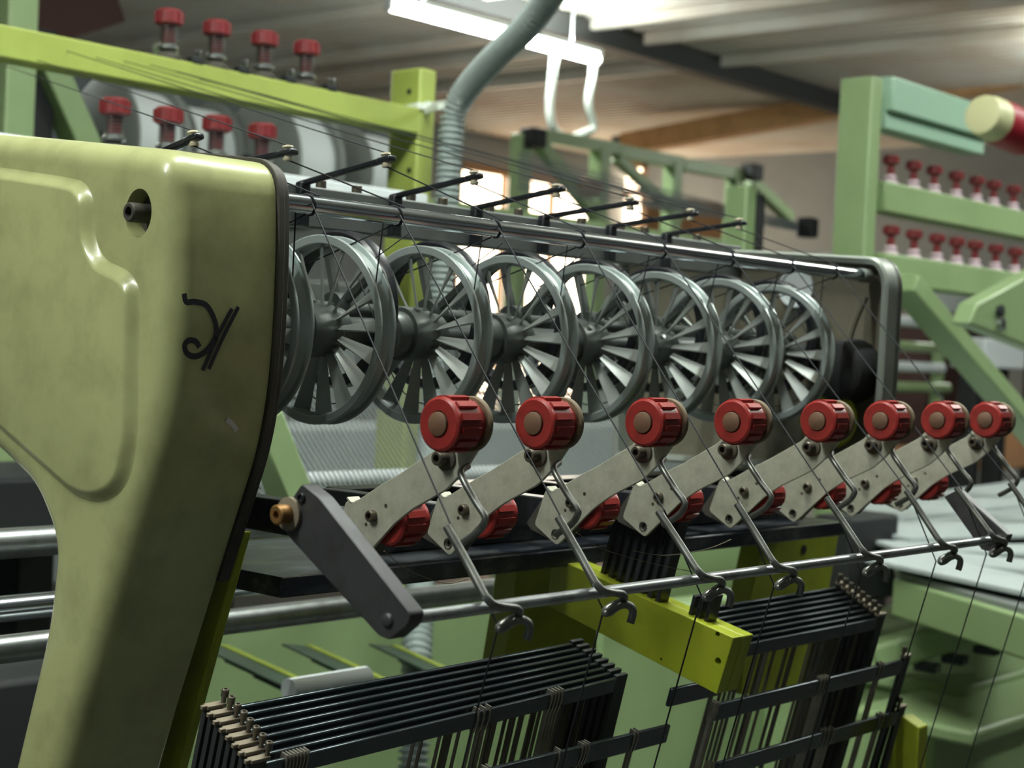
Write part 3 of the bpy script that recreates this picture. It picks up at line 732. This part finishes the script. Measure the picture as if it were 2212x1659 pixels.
KPX = [(362, 128), (465, 152), (568, 178), (659, 194)]
CY = at(362, 128, 1.8).y
first = True
def put(tree, p, label, group, used):
    o = tree if not used else copy_tree(tree); o.location = p;  o['label'] = label; o['group'] = group; return o
used = False
bz = on(1, CY, 362, 128).z
creel = thing('creel_beam', 'lime green box beam with small wire eyes, bolted to the lime post', 'beam')
XE = on(1, CY - .008, 918, 150).x - .0155
MB().box(((.55 + XE) / 2, CY + .0, bz - .0180), (XE - .55, .036, .033)).build('beam', 'lime_beam', creel, .002)
for i, (px, py) in enumerate(KPX):
    p = on(1, CY - .002, px, py); p.z = bz - .001
    put(T0, p, 'red knobbed yarn tensioner on the lime beam, %s from the lime post' % ORD[3 - i], 'tensioners on the lime beam', used); used = True
    MB().box((p.x + .030, CY - .012, bz + .002), (.016, .014, .009)).build('eye_clip', 'dark', creel, .002)
    MB().lathe((p.x + .034, CY - .01, bz + .012), (1, 0, 0), [(0, .0025), (.001, .0045), (.003, .0045), (.004, .0025)], 12).build('guide_eye', 'steel', creel)
# lower row
LPX = [(245, 318), (360, 340), (465, 362), (563, 378)]
CY2 = CY - .07; lz = on(1, CY2, 245, 322).z
cb2 = MB().box(((.55 + 1.42) / 2, CY2, lz - .018), (1.42 - .55, .05, .03)).build('creel_beam', 'white', None, .002)
tag(cb2, 'pale grey rail with red tensioners below the lime beam', 'beam')
for i, (px, py) in enumerate(LPX):
    p = on(1, CY2, px, py); p.z = lz - .003
    put(T0, p, 'red knobbed yarn tensioner on the pale rail, %s from the lime post' % ORD[3 - i], 'tensioners on the pale rail', True)
# post
pa = at(888, 160, 2.05)
post = thing('creel_post', 'lime green square steel post with black discs and a cable tie', 'post')
PW = Vector((.030, .055))
PC = Vector((pa.x, CY + .012, 0))
ptop = at(888, 152, (PC - CAM).dot(ray(888, 152)) / ray(888, 152).length_squared if False else 2.05).z
pd = on(1, PC.y - .02, 918, 150); PC.x = pd.x; ptop = pd.z
MB().box((PC.x, PC.y, ptop / 2), (PW.x, PW.y, ptop)).build('post', 'lime_beam', post, .003)
for py in (198, 368):
    c = on(0, PC.x - PW.x / 2, 884, py); MB().cyl(c + Vector((-.0006, 0, 0)), c + Vector((.002, 0, 0)), .0038, 14).build('bolt', 'black_paint', post)  # flat black discs, the dark of bolt holes put in as colour
# conduit in front of / beside the post
cd = [(1260, -120), (1190, -12), (1140, 55), (1085, 108), (1035, 160), (1000, 205), (982, 245), (974, 300), (968, 400), (962, 500), (952, 650), (935, 900), (920, 1100), (905, 1300), (898, 1500), (890, 1800)]
Zc = [1.75, 1.85, 1.9, 1.95, 2.0, 2.03] + [2.04] * 6 + [1.95, 1.82, 1.75, 1.70]
path = spline([at(px, py, z) for (px, py), z in zip(cd, Zc)], 4)
# even steps along the hose, radius alternating for the corrugation
ev = [path[0]]; acc = 0; stp = .0020
for a, b in zip(path, path[1:]):
    L = (b - a).length; u = stp - acc
    while u <= L: ev.append(a + (b - a) * (u / L)); u += stp
    acc = L - (u - stp)
co = MB().tube(ev, .015, 14, lambda i: (.0170, .0170, .0124, .0124)[i % 4]).build('conduit', 'conduit', None, smooth=80)
tag(co, 'grey corrugated plastic conduit tied to the lime post', 'conduit')
zt = on(1, PC.y - .03, 905, 228)
z0 = zt.z; x0, x1 = PC.x - PW.x / 2 - .0012, PC.x + PW.x / 2
cpt = at(974, 240, 2.035)
loop = [(x0, PC.y + PW.y / 2, z0 - .006), (x0, PC.y - PW.y / 2, z0), (PC.x, PC.y - PW.y / 2 - .002, z0 + .001), (cpt.x - .004, cpt.y - .019, z0 + .001), (cpt.x + .014, cpt.y - .012, z0), (cpt.x + .018, cpt.y + .004, z0 - .003), (cpt.x, cpt.y + .02, z0 - .004), (x1, PC.y + PW.y / 2, z0 - .006)]
m = MB(); n = len(loop)
for i in range(n): m.bar(loop[i], loop[(i + 1) % n], .0045, .0085)
m.box((PC.x - .002, PC.y - PW.y / 2 - .004, z0 + .002), (.008, .007, .010))
zt_ = m.build('zip_tie', 'zip', None, .0005); tag(zt_, 'white plastic cable tie round the lime post and conduit', 'cable tie')

# ------------------------------------------------------------------ spools on the rear creel
def spool(px, py, d, r, wd, label, mt='grey_disc'):
    c = at(px, py, d); t = thing('yarn_spool', label, 'spool', 'yarn spools on the rear creel', c)
    ax = Vector((1, 0, 0))
    MB().lathe((-wd / 2, 0, 0), ax, [(0, .012), (0, r - .006), (.004, r), (.008, r), (.01, r - .006), (.01, .012)], 40, False, False).build('flange', mt, t, smooth=40)
    MB().lathe((wd / 2 - .01, 0, 0), ax, [(0, .012), (0, r), (.01, r), (.01, .012)], 40, False, False).build('flange', mt, t, smooth=40)
    MB().lathe((-wd / 2 + .011, 0, 0), ax, [(0, .013), (0, r * .86), (wd - .022, r * .86), (wd - .022, .013)], 40, False, False).build('yarn_package', 'white', t)
    MB().cyl((-wd / 2 - .03, 0, 0), (wd / 2 + .03, 0, 0), .013, 14).build('spindle', 'dark', t)
    return t
spool(275, 310, 3.0, .115, .12, 'grey flanged yarn spool nearest the sage diagonal brace')
spool(400, 335, 3.2, .11, .12, 'grey flanged yarn spool beside the spool by the sage brace')
spool(605, 360, 3.2, .125, .12, 'broad grey flanged yarn spool below the lime beam')
spool(775, 380, 3.35, .10, .12, 'grey flanged yarn spool next to the lime post')
# rear creel frame on the left: sage post and brace
fr = thing('rear_creel', 'sage green creel frame of posts and braces behind the cover', 'frame')
a = on(1, 2.2, 30, 100); MB().box((a.x, 2.2, 1.05), (.05, .05, 2.1)).build('post', 'sage', fr, .003)
a = on(1, 2.3, 95, 130); b = on(1, 2.3, 225, 420); MB().bar(a, b, .045, .05, (0, 1, 0)).build('brace', 'sage', fr, .003)
a = on(1, 2.6, 355, 180); MB().box((a.x, 2.6, 1.0), (.035, .035, 2.0)).build('post', 'sage', fr, .003)
a = on(1, 2.3, -20, 330); MB().box((a.x + .8, 2.3, a.z), (2.6, .04, .05)).build('rail', 'sage', fr, .003)
a = on(1, 2.2, 60, 240); MB().box((a.x + .05, 2.35, a.z - .1), (.12, .1, .5)).build('cover_panel', 'dark', fr, .003)
# dark and pale machine bodies beyond, some of them added
def block(name, px0, px1, Y, th, mt, label, cat, bev=.006):
    a = on(1, Y, *px0); b = on(1, Y, *px1)
    x0, x1 = sorted((a.x, b.x)); zb = min(a.z, b.z); zt = max(a.z, b.z)
    t = thing(name, label, cat)
    MB().box(((x0 + x1) / 2, Y + th / 2, (zb + zt) / 2), (x1 - x0, th, zt - zb)).build('body', mt, t, bev)
    lw = min(.05, (x1 - x0) * .2)
    for x in (x0 + lw, x1 - lw): MB().box((x, Y + th * .6, zb / 2), (lw, min(.05, th * .5), zb)).build('leg', 'dark', t, .003)
    return t

# ------------------------------------------------------------------ far truss (sage) in front of the glowing window
tf = thing('green_truss', 'sage green truss frame standing before the glowing window', 'frame')
TY = 3.9
def tb(p, q, wd=.05, Y=TY, parent=None, mt='sage', name='member'):
    a, b = on(1, Y, *p), on(1, Y, *q); return MB().bar(a, b, wd, wd, (0, 1, 0)).build(name, mt, parent or tf, .004)
for x, y in ((1128, 290), (1297, 322), (1455, 350), (1588, 372)):
    a = on(1, TY, x, y); MB().box((a.x, TY, a.z / 2), (.062, .06, a.z)).build('post', 'sage', tf, .004)
tb((1150, 290), (1330, 322)); tb((1330, 326), (1470, 352)); tb((1470, 356), (1600, 378))
tb((1160, 305), (1330, 520), .05, name='brace'); tb((1330, 340), (1470, 470), .04, name='brace'); tb((1620, 390), (1705, 470), .05, name='brace')
a = on(1, TY - .04, 1152, 298); MB().box(a, (.08, .07, .07)).build('clamp_box', 'dark', tf, .008)
a = on(1, TY - .04, 1625, 372); MB().box(a, (.08, .07, .07)).build('clamp_box', 'dark', tf, .008)
a = on(1, TY - .04, 1250, 402); MB().lathe(a, (1, -.3, 0), [(0, .02), (.02, .035), (.08, .035), (.1, .02)], 16).build('pulley', 'carton', tf)
# pale yarn bundle drawn across it
yb = thing('yarn_bundle', 'bundle of pale grey yarns drawn across the sage truss', 'yarn')
for i in range(14):
    a = on(1, 2.6, 1120, 330 + i * 6 + (i % 3) * 2); b = on(1, 2.6, 1740, 486 + (i % 5) * 4)
    MB().tube([a, b], .0022, 4).build('strand', 'yarn_grey', yb)
a = on(1, 2.58, 1745, 492); MB().box(a, (.05, .05, .06)).build('clamp_box', 'dark', yb, .006)
# cartons against the far wall
for i, (p0, p1, lb) in enumerate((((1500, 430), (1600, 540), 'brown carton stacked behind the sage truss'), ((1920, 880), (2230, 1010), 'brown carton beyond the red knobs'))):
    block('carton', p0, p1, 3.4 if i else 5.5, .35, 'carton', lb, 'carton')

# ------------------------------------------------------------------ neighbouring loom on the right
rp = on(2, 0, 1860, 900)
P2 = at(1862, 170, 2.56); RY = P2.y
lm = thing('neighbour_loom', 'sage green frame of the neighbouring loom with a tall square post', 'frame')
MB().box((P2.x, RY, P2.z / 2), (.034, .058, P2.z)).build('post', 'sage', lm, .003)
a = on(1, RY, 1905, 185); MB().box((a.x + .17, RY, a.z - .015), (.36, .05, .055)).build('top_beam', 'mint', lm, .003)
MB().box((a.x + .17, RY + .005, a.z - .056), (.36, .04, .03)).build('lower_lip', 'mint', lm, .003)
a1 = on(1, RY + .02, 1905, 428); MB().box((a1.x + .3, RY + .02, a1.z), (.66, .045, .05)).build('knob_rail', 'sage', lm, .003)
a2 = on(1, RY - .01, 1905, 582); MB().box((a2.x + .3, RY - .01, a2.z), (.66, .045, .05)).build('knob_rail', 'sage', lm, .003)
b0 = on(1, RY - .05, 1950, 610); b1 = on(1, RY - .05, 2250, 960); MB().bar(b0, b1, .03, .05, (0, 1, 0)).build('brace', 'sage', lm, .003)
tp = on(1, RY, 1780, 398); MB().box((tp.x, RY + .15, tp.z / 2), (.03, .04, tp.z)).build('post', 'sage', lm, .003)
MB().box((tp.x + .032, RY + .15, tp.z / 2), (.02, .04, tp.z * .99)).build('dark_post', 'dark', lm, .003)
T1 = tensioner_tree(1); used = False
for j, (row, yy, Yr, zr, nm) in enumerate((((1922, 1972, 2017, 2065, 2110, 2147, 2190, 2230), 400, RY + .015, a1.z + .025, 'upper'), ((1922, 1972, 2022, 2065, 2105, 2150, 2192, 2232), 560, RY - .015, a2.z + .025, 'lower'))):
    for i, px in enumerate(row):
        p = on(1, Yr, px, yy); p.z = zr
        o = put(T1, p, 'blurred red knobbed tensioner on the %s sage rail, %s from the tall post' % (nm, ORD[i]), 'tensioners on the %s sage rail' % nm, used); used = True
        o.scale = (.85, .85, .85)
c = at(2120, 246, 2.35)
sp2 = thing('cone_spool', 'cream and crimson rounded spool at the end of the mint beam', 'spool', None, c)
MB().lathe((0, 0, 0), (.92, -.1, -.12), [(0, .024), (.002, .0285), (.02, .0315), (.036, .0325)], 28).build('cream_end', 'cream', sp2, smooth=50)
MB().lathe(Vector((.92, -.1, -.12)).normalized() * .036, (.92, -.1, -.12), [(0, .033), (.03, .034), (.08, .033), (.085, .02)], 28).build('crimson_body', 'crimson', sp2, smooth=50)
# green gusset plate
gp = thing('gusset_plate', 'bright sage green plate with bolts at the edge of the next loom', 'plate')
GY = 1.02
P = [on(1, GY, *p) for p in ((2260, 575), (2112, 655), (2095, 700), (2260, 765))]
ext_poly(MB(), P, (0, .03, 0)).build('plate', 'sage', gp, .004)
for px, py in ((2157, 672), (2160, 700)):
    q = on(1, GY, px, py); MB().lathe(q, (0, -1, 0), [(0, .009), (.006, .009), (.007, .006)], 16).build('bolt', 'dark' if py < 690 else 'steel', gp)
q = on(1, GY, 2330, 700); MB().box((q.x, GY + .02, (q.z + .05) / 2), (.05, .04, q.z + .05)).build('post', 'sage', gp, .004)
MB().bar(on(1, GY + .015, 2250, 690), (q.x, GY + .015, q.z), .02, .06).build('arm', 'sage', gp, .003)
# racks of pale rollers seen past the end plate
rk = thing('roller_rack', 'blurred rack of white and green rollers past the end plate', 'rack')
for i, (py, mt) in enumerate(((690, 'white'), (745, 'sage'), (790, 'white'), (835, 'sage'))):
    a = on(1, 2.3, 1910, py); b = on(1, 2.3, 2010 + i * 12, py + 4); b.z = a.z
    MB().cyl(a - Vector((.3, 0, 0)), b, .016, 14).build('roller', mt, rk)
for x in (a.x - .28, b.x - .02): MB().box((x, 2.325, .78), (.03, .03, 1.56)).build('post', 'sage', rk, .002)
block('machine_or_added_block', (2010, 690), (2160, 960), 2.7, .3, 'brown', 'dark brown machine body behind the sage brace', 'machine')
block('machine_or_added_block', (1770, 545), (2300, 700), 3.9, .3, 'grey_disc', 'grey machine body behind the rows of red knobs', 'machine')
block('fabric_roll', (2130, 730), (2215, 800), 1.9, .1, 'white', 'small white roll under the sage gusset plate', 'fabric')

# ------------------------------------------------------------------ white tapes and green table, lower right
TZ = 1.20
TL0, TL1 = on(2, TZ, 1868, 1100), on(2, TZ, 1945, 1236)
TR0, TR1 = on(2, TZ, 2290, 1035), on(2, TZ, 2330, 1345)
NT = 9
for i in range(NT):
    f = (i + .5) / NT; a = TL0.lerp(TL1, f); b = TR0.lerp(TR1, f); a.z = b.z = TZ + .004 + .003 * (i % 3)
    wd = (TR1 - TR0).length / NT * .42
    q = MB().bar(a, b, wd, .006).build('white_tape', 'white_fab', None, .001)
    tag(q, 'white woven tape fanned on the table beyond the hooks, %s from its front edge' % ORD[NT - 1 - i], 'fabric', 'white tapes on the table')
tbl = thing('work_table', 'sage green table edge under the white woven tapes', 'table')
P = [TL0, TL1, TR1, TR0]; ext_poly(MB(), [Vector((p.x, p.y, TZ - .012)) for p in P], (0, 0, .012)).build('top', 'grey_disc', tbl, .002)
MB().bar(TL1 + Vector((0, 0, -.03)), TR1 + Vector((0, 0, -.03)), .02, .045).build('front_edge', 'sage', tbl, .003)
for q_ in (TL0, TR0): MB().box((q_.x, q_.y, (TZ - .012) / 2), (.03, .03, TZ - .012)).build('leg', 'sage', tbl, .002)
block('control_box', (1842, 1120), (1935, 1290), 1.08, .06, 'dark', 'dark blue-grey box beside the white tapes', 'box')
rl = thing('loom_rail', 'thick sage green rail with dark boxes for shaded slots crossing below the table', 'rail')
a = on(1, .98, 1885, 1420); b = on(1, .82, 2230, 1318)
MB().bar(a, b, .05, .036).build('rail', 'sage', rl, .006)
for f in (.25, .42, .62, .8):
    c_ = a + (b - a) * f; MB().box(c_ + Vector((-.004, -.024, -.022)), (.018, .03, .012)).build('slot_shade', 'black_paint', rl, .002)  # black boxes stand in for slots and shade under the rail
bs = thing('machine_cabinet', 'pale green sheet metal loom base with a ledge at the lower right', 'machine')
a = on(1, .95, 2010, 1470); MB().box((a.x + .30, 1.10, a.z - .01), (.62, .40, .02)).build('top', 'sage', bs, .006)
MB().box((a.x + .30, 1.12, (a.z - .02) / 2), (.58, .36, a.z - .02)).build('body', 'sage', bs, .006)
a = on(1, .80, 2105, 1600); MB().box((a.x + .2, .88, a.z), (.4, .16, .02)).build('ledge', 'sage', bs, .006)

lb = thing('loom_bed', 'sage green loom bed on the floor under the harness', 'machine')
MB().box((.87, .93, .44), (.60, .38, .88)).build('bed', 'sage', lb, .01)
MB().box((.87, .93, .89), (.62, .40, .02)).build('bed_top', 'dark', lb, .004)
# ------------------------------------------------------------------ behind and under the beam
def xroller(px, py, Y, r, x0, x1, mt, label, cat='roller'):
    c = on(1, Y, px, py); q = MB().cyl((x0, Y, c.z), (x1, Y, c.z), r, 24).build('steel_roller', mt); return tag(q, label, cat, None)
xroller(40, 1172, .98, .0105, .35, 1.12, 'steel', 'upper shiny steel roller running behind the cover leg')
xroller(40, 1312, .92, .0085, .35, 1.12, 'chrome', 'middle shiny steel roller running behind the cover leg')
xroller(30, 1400, .90, .009, .35, 1.15, 'steel', 'lower thick steel roller running behind the cover leg')
xroller(600, 1330, .86, .0085, .50, 1.15, 'steel', 'steel roller with bright streak just under the black beam')
xroller(820, 1030, 1.25, .008, .98, 1.5, 'white', 'pale bar crossing behind the red knobs')
xroller(700, 1478, .95, .009, on(1, .95, 624, 1480).x, on(1, .95, 790, 1480).x, 'white', 'short white roller among the green tapes')
# slanted warp yarn sheet
ws = MB()
for i in range(110):
    x = .90 + i * .0064; a = Vector((x, 1.30, 1.44)); b = Vector((x - .03, 1.12, 1.30)); ws.tube([a, b], .0009, 4)
o = ws.build('warp_yarns', 'yarn_grey'); tag(o, 'grey sheet of warp yarns slanting behind the wheels', 'yarn'); o['kind'] = 'stuff'
fr2 = thing('loom_brace', 'sage slanted brace seen past the edge of the cover', 'brace')
a = on(1, 1.1, 560, 900); b = on(1, 1.1, 640, 1100); MB().bar(a, b, .03, .03, (0, 1, 0)).build('brace', 'sage', fr2, .002)
# woven tapes, dark green with yellow edges
for i in range(8):
    px, py = 455 + 62 * i, 1395 + (i % 3) * 34; a = at(px, py, 1.62 + .02 * i); b = at(px + 190, py + 88, 1.46 + .02 * i)
    tg = thing('woven_tape', 'dark green woven tape with yellow edges behind the harness, %s from the lime strip' % ORD[i], 'tape', 'green woven tapes')
    MB().bar(a, b, .034, .002, (0, -.5, 1)).build('web', 'tape_green', tg)
    d = (b - a).normalized(); s_ = Vector((0, -.5, 1)).cross(d).normalized(); n_ = d.cross(s_) * .0014
    MB().bar(a + s_ * .014 + n_, b + s_ * .014 + n_, .009, .002, (0, -.5, 1)).build('edge_stripe', 'tape_yellow', tg)
block('machine_or_added_block', (430, 1345), (1290, 1900), 1.40, .05, 'sage', 'sage green machine panel low behind the green woven tapes', 'machine')
block('machine_or_added_block', (-200, 1500), (200, 1900), 1.15, .2, 'dark', 'added dark block behind the cover leg', 'machine')  # added dark body filling the background behind the leg
block('machine_or_added_block', (-200, 1040), (260, 1140), 1.6, .2, 'dark', 'added dark blue-black block beyond the cover leg', 'machine')  # another added dark body, further back past the leg
block('machine_or_added_block', (1380, 1190), (1640, 1330), 1.32, .06, 'sage', 'sage machine body seen under the black beam', 'machine')
block('machine_or_added_block', (1300, 1330), (1860, 1900), 1.2, .04, 'sage', 'added sage green panel low behind the right stack', 'machine')  # thin slab added to keep the view behind the stack dark
block('machine_or_added_block', (560, 930), (1900, 1010), 2.9, .3, 'white_fab', 'pale machine bed across the aisle', 'machine')
block('machine_or_added_block', (100, 560), (1000, 930), 3.6, .3, 'grey_disc', 'grey machine body far behind the wheels', 'machine')
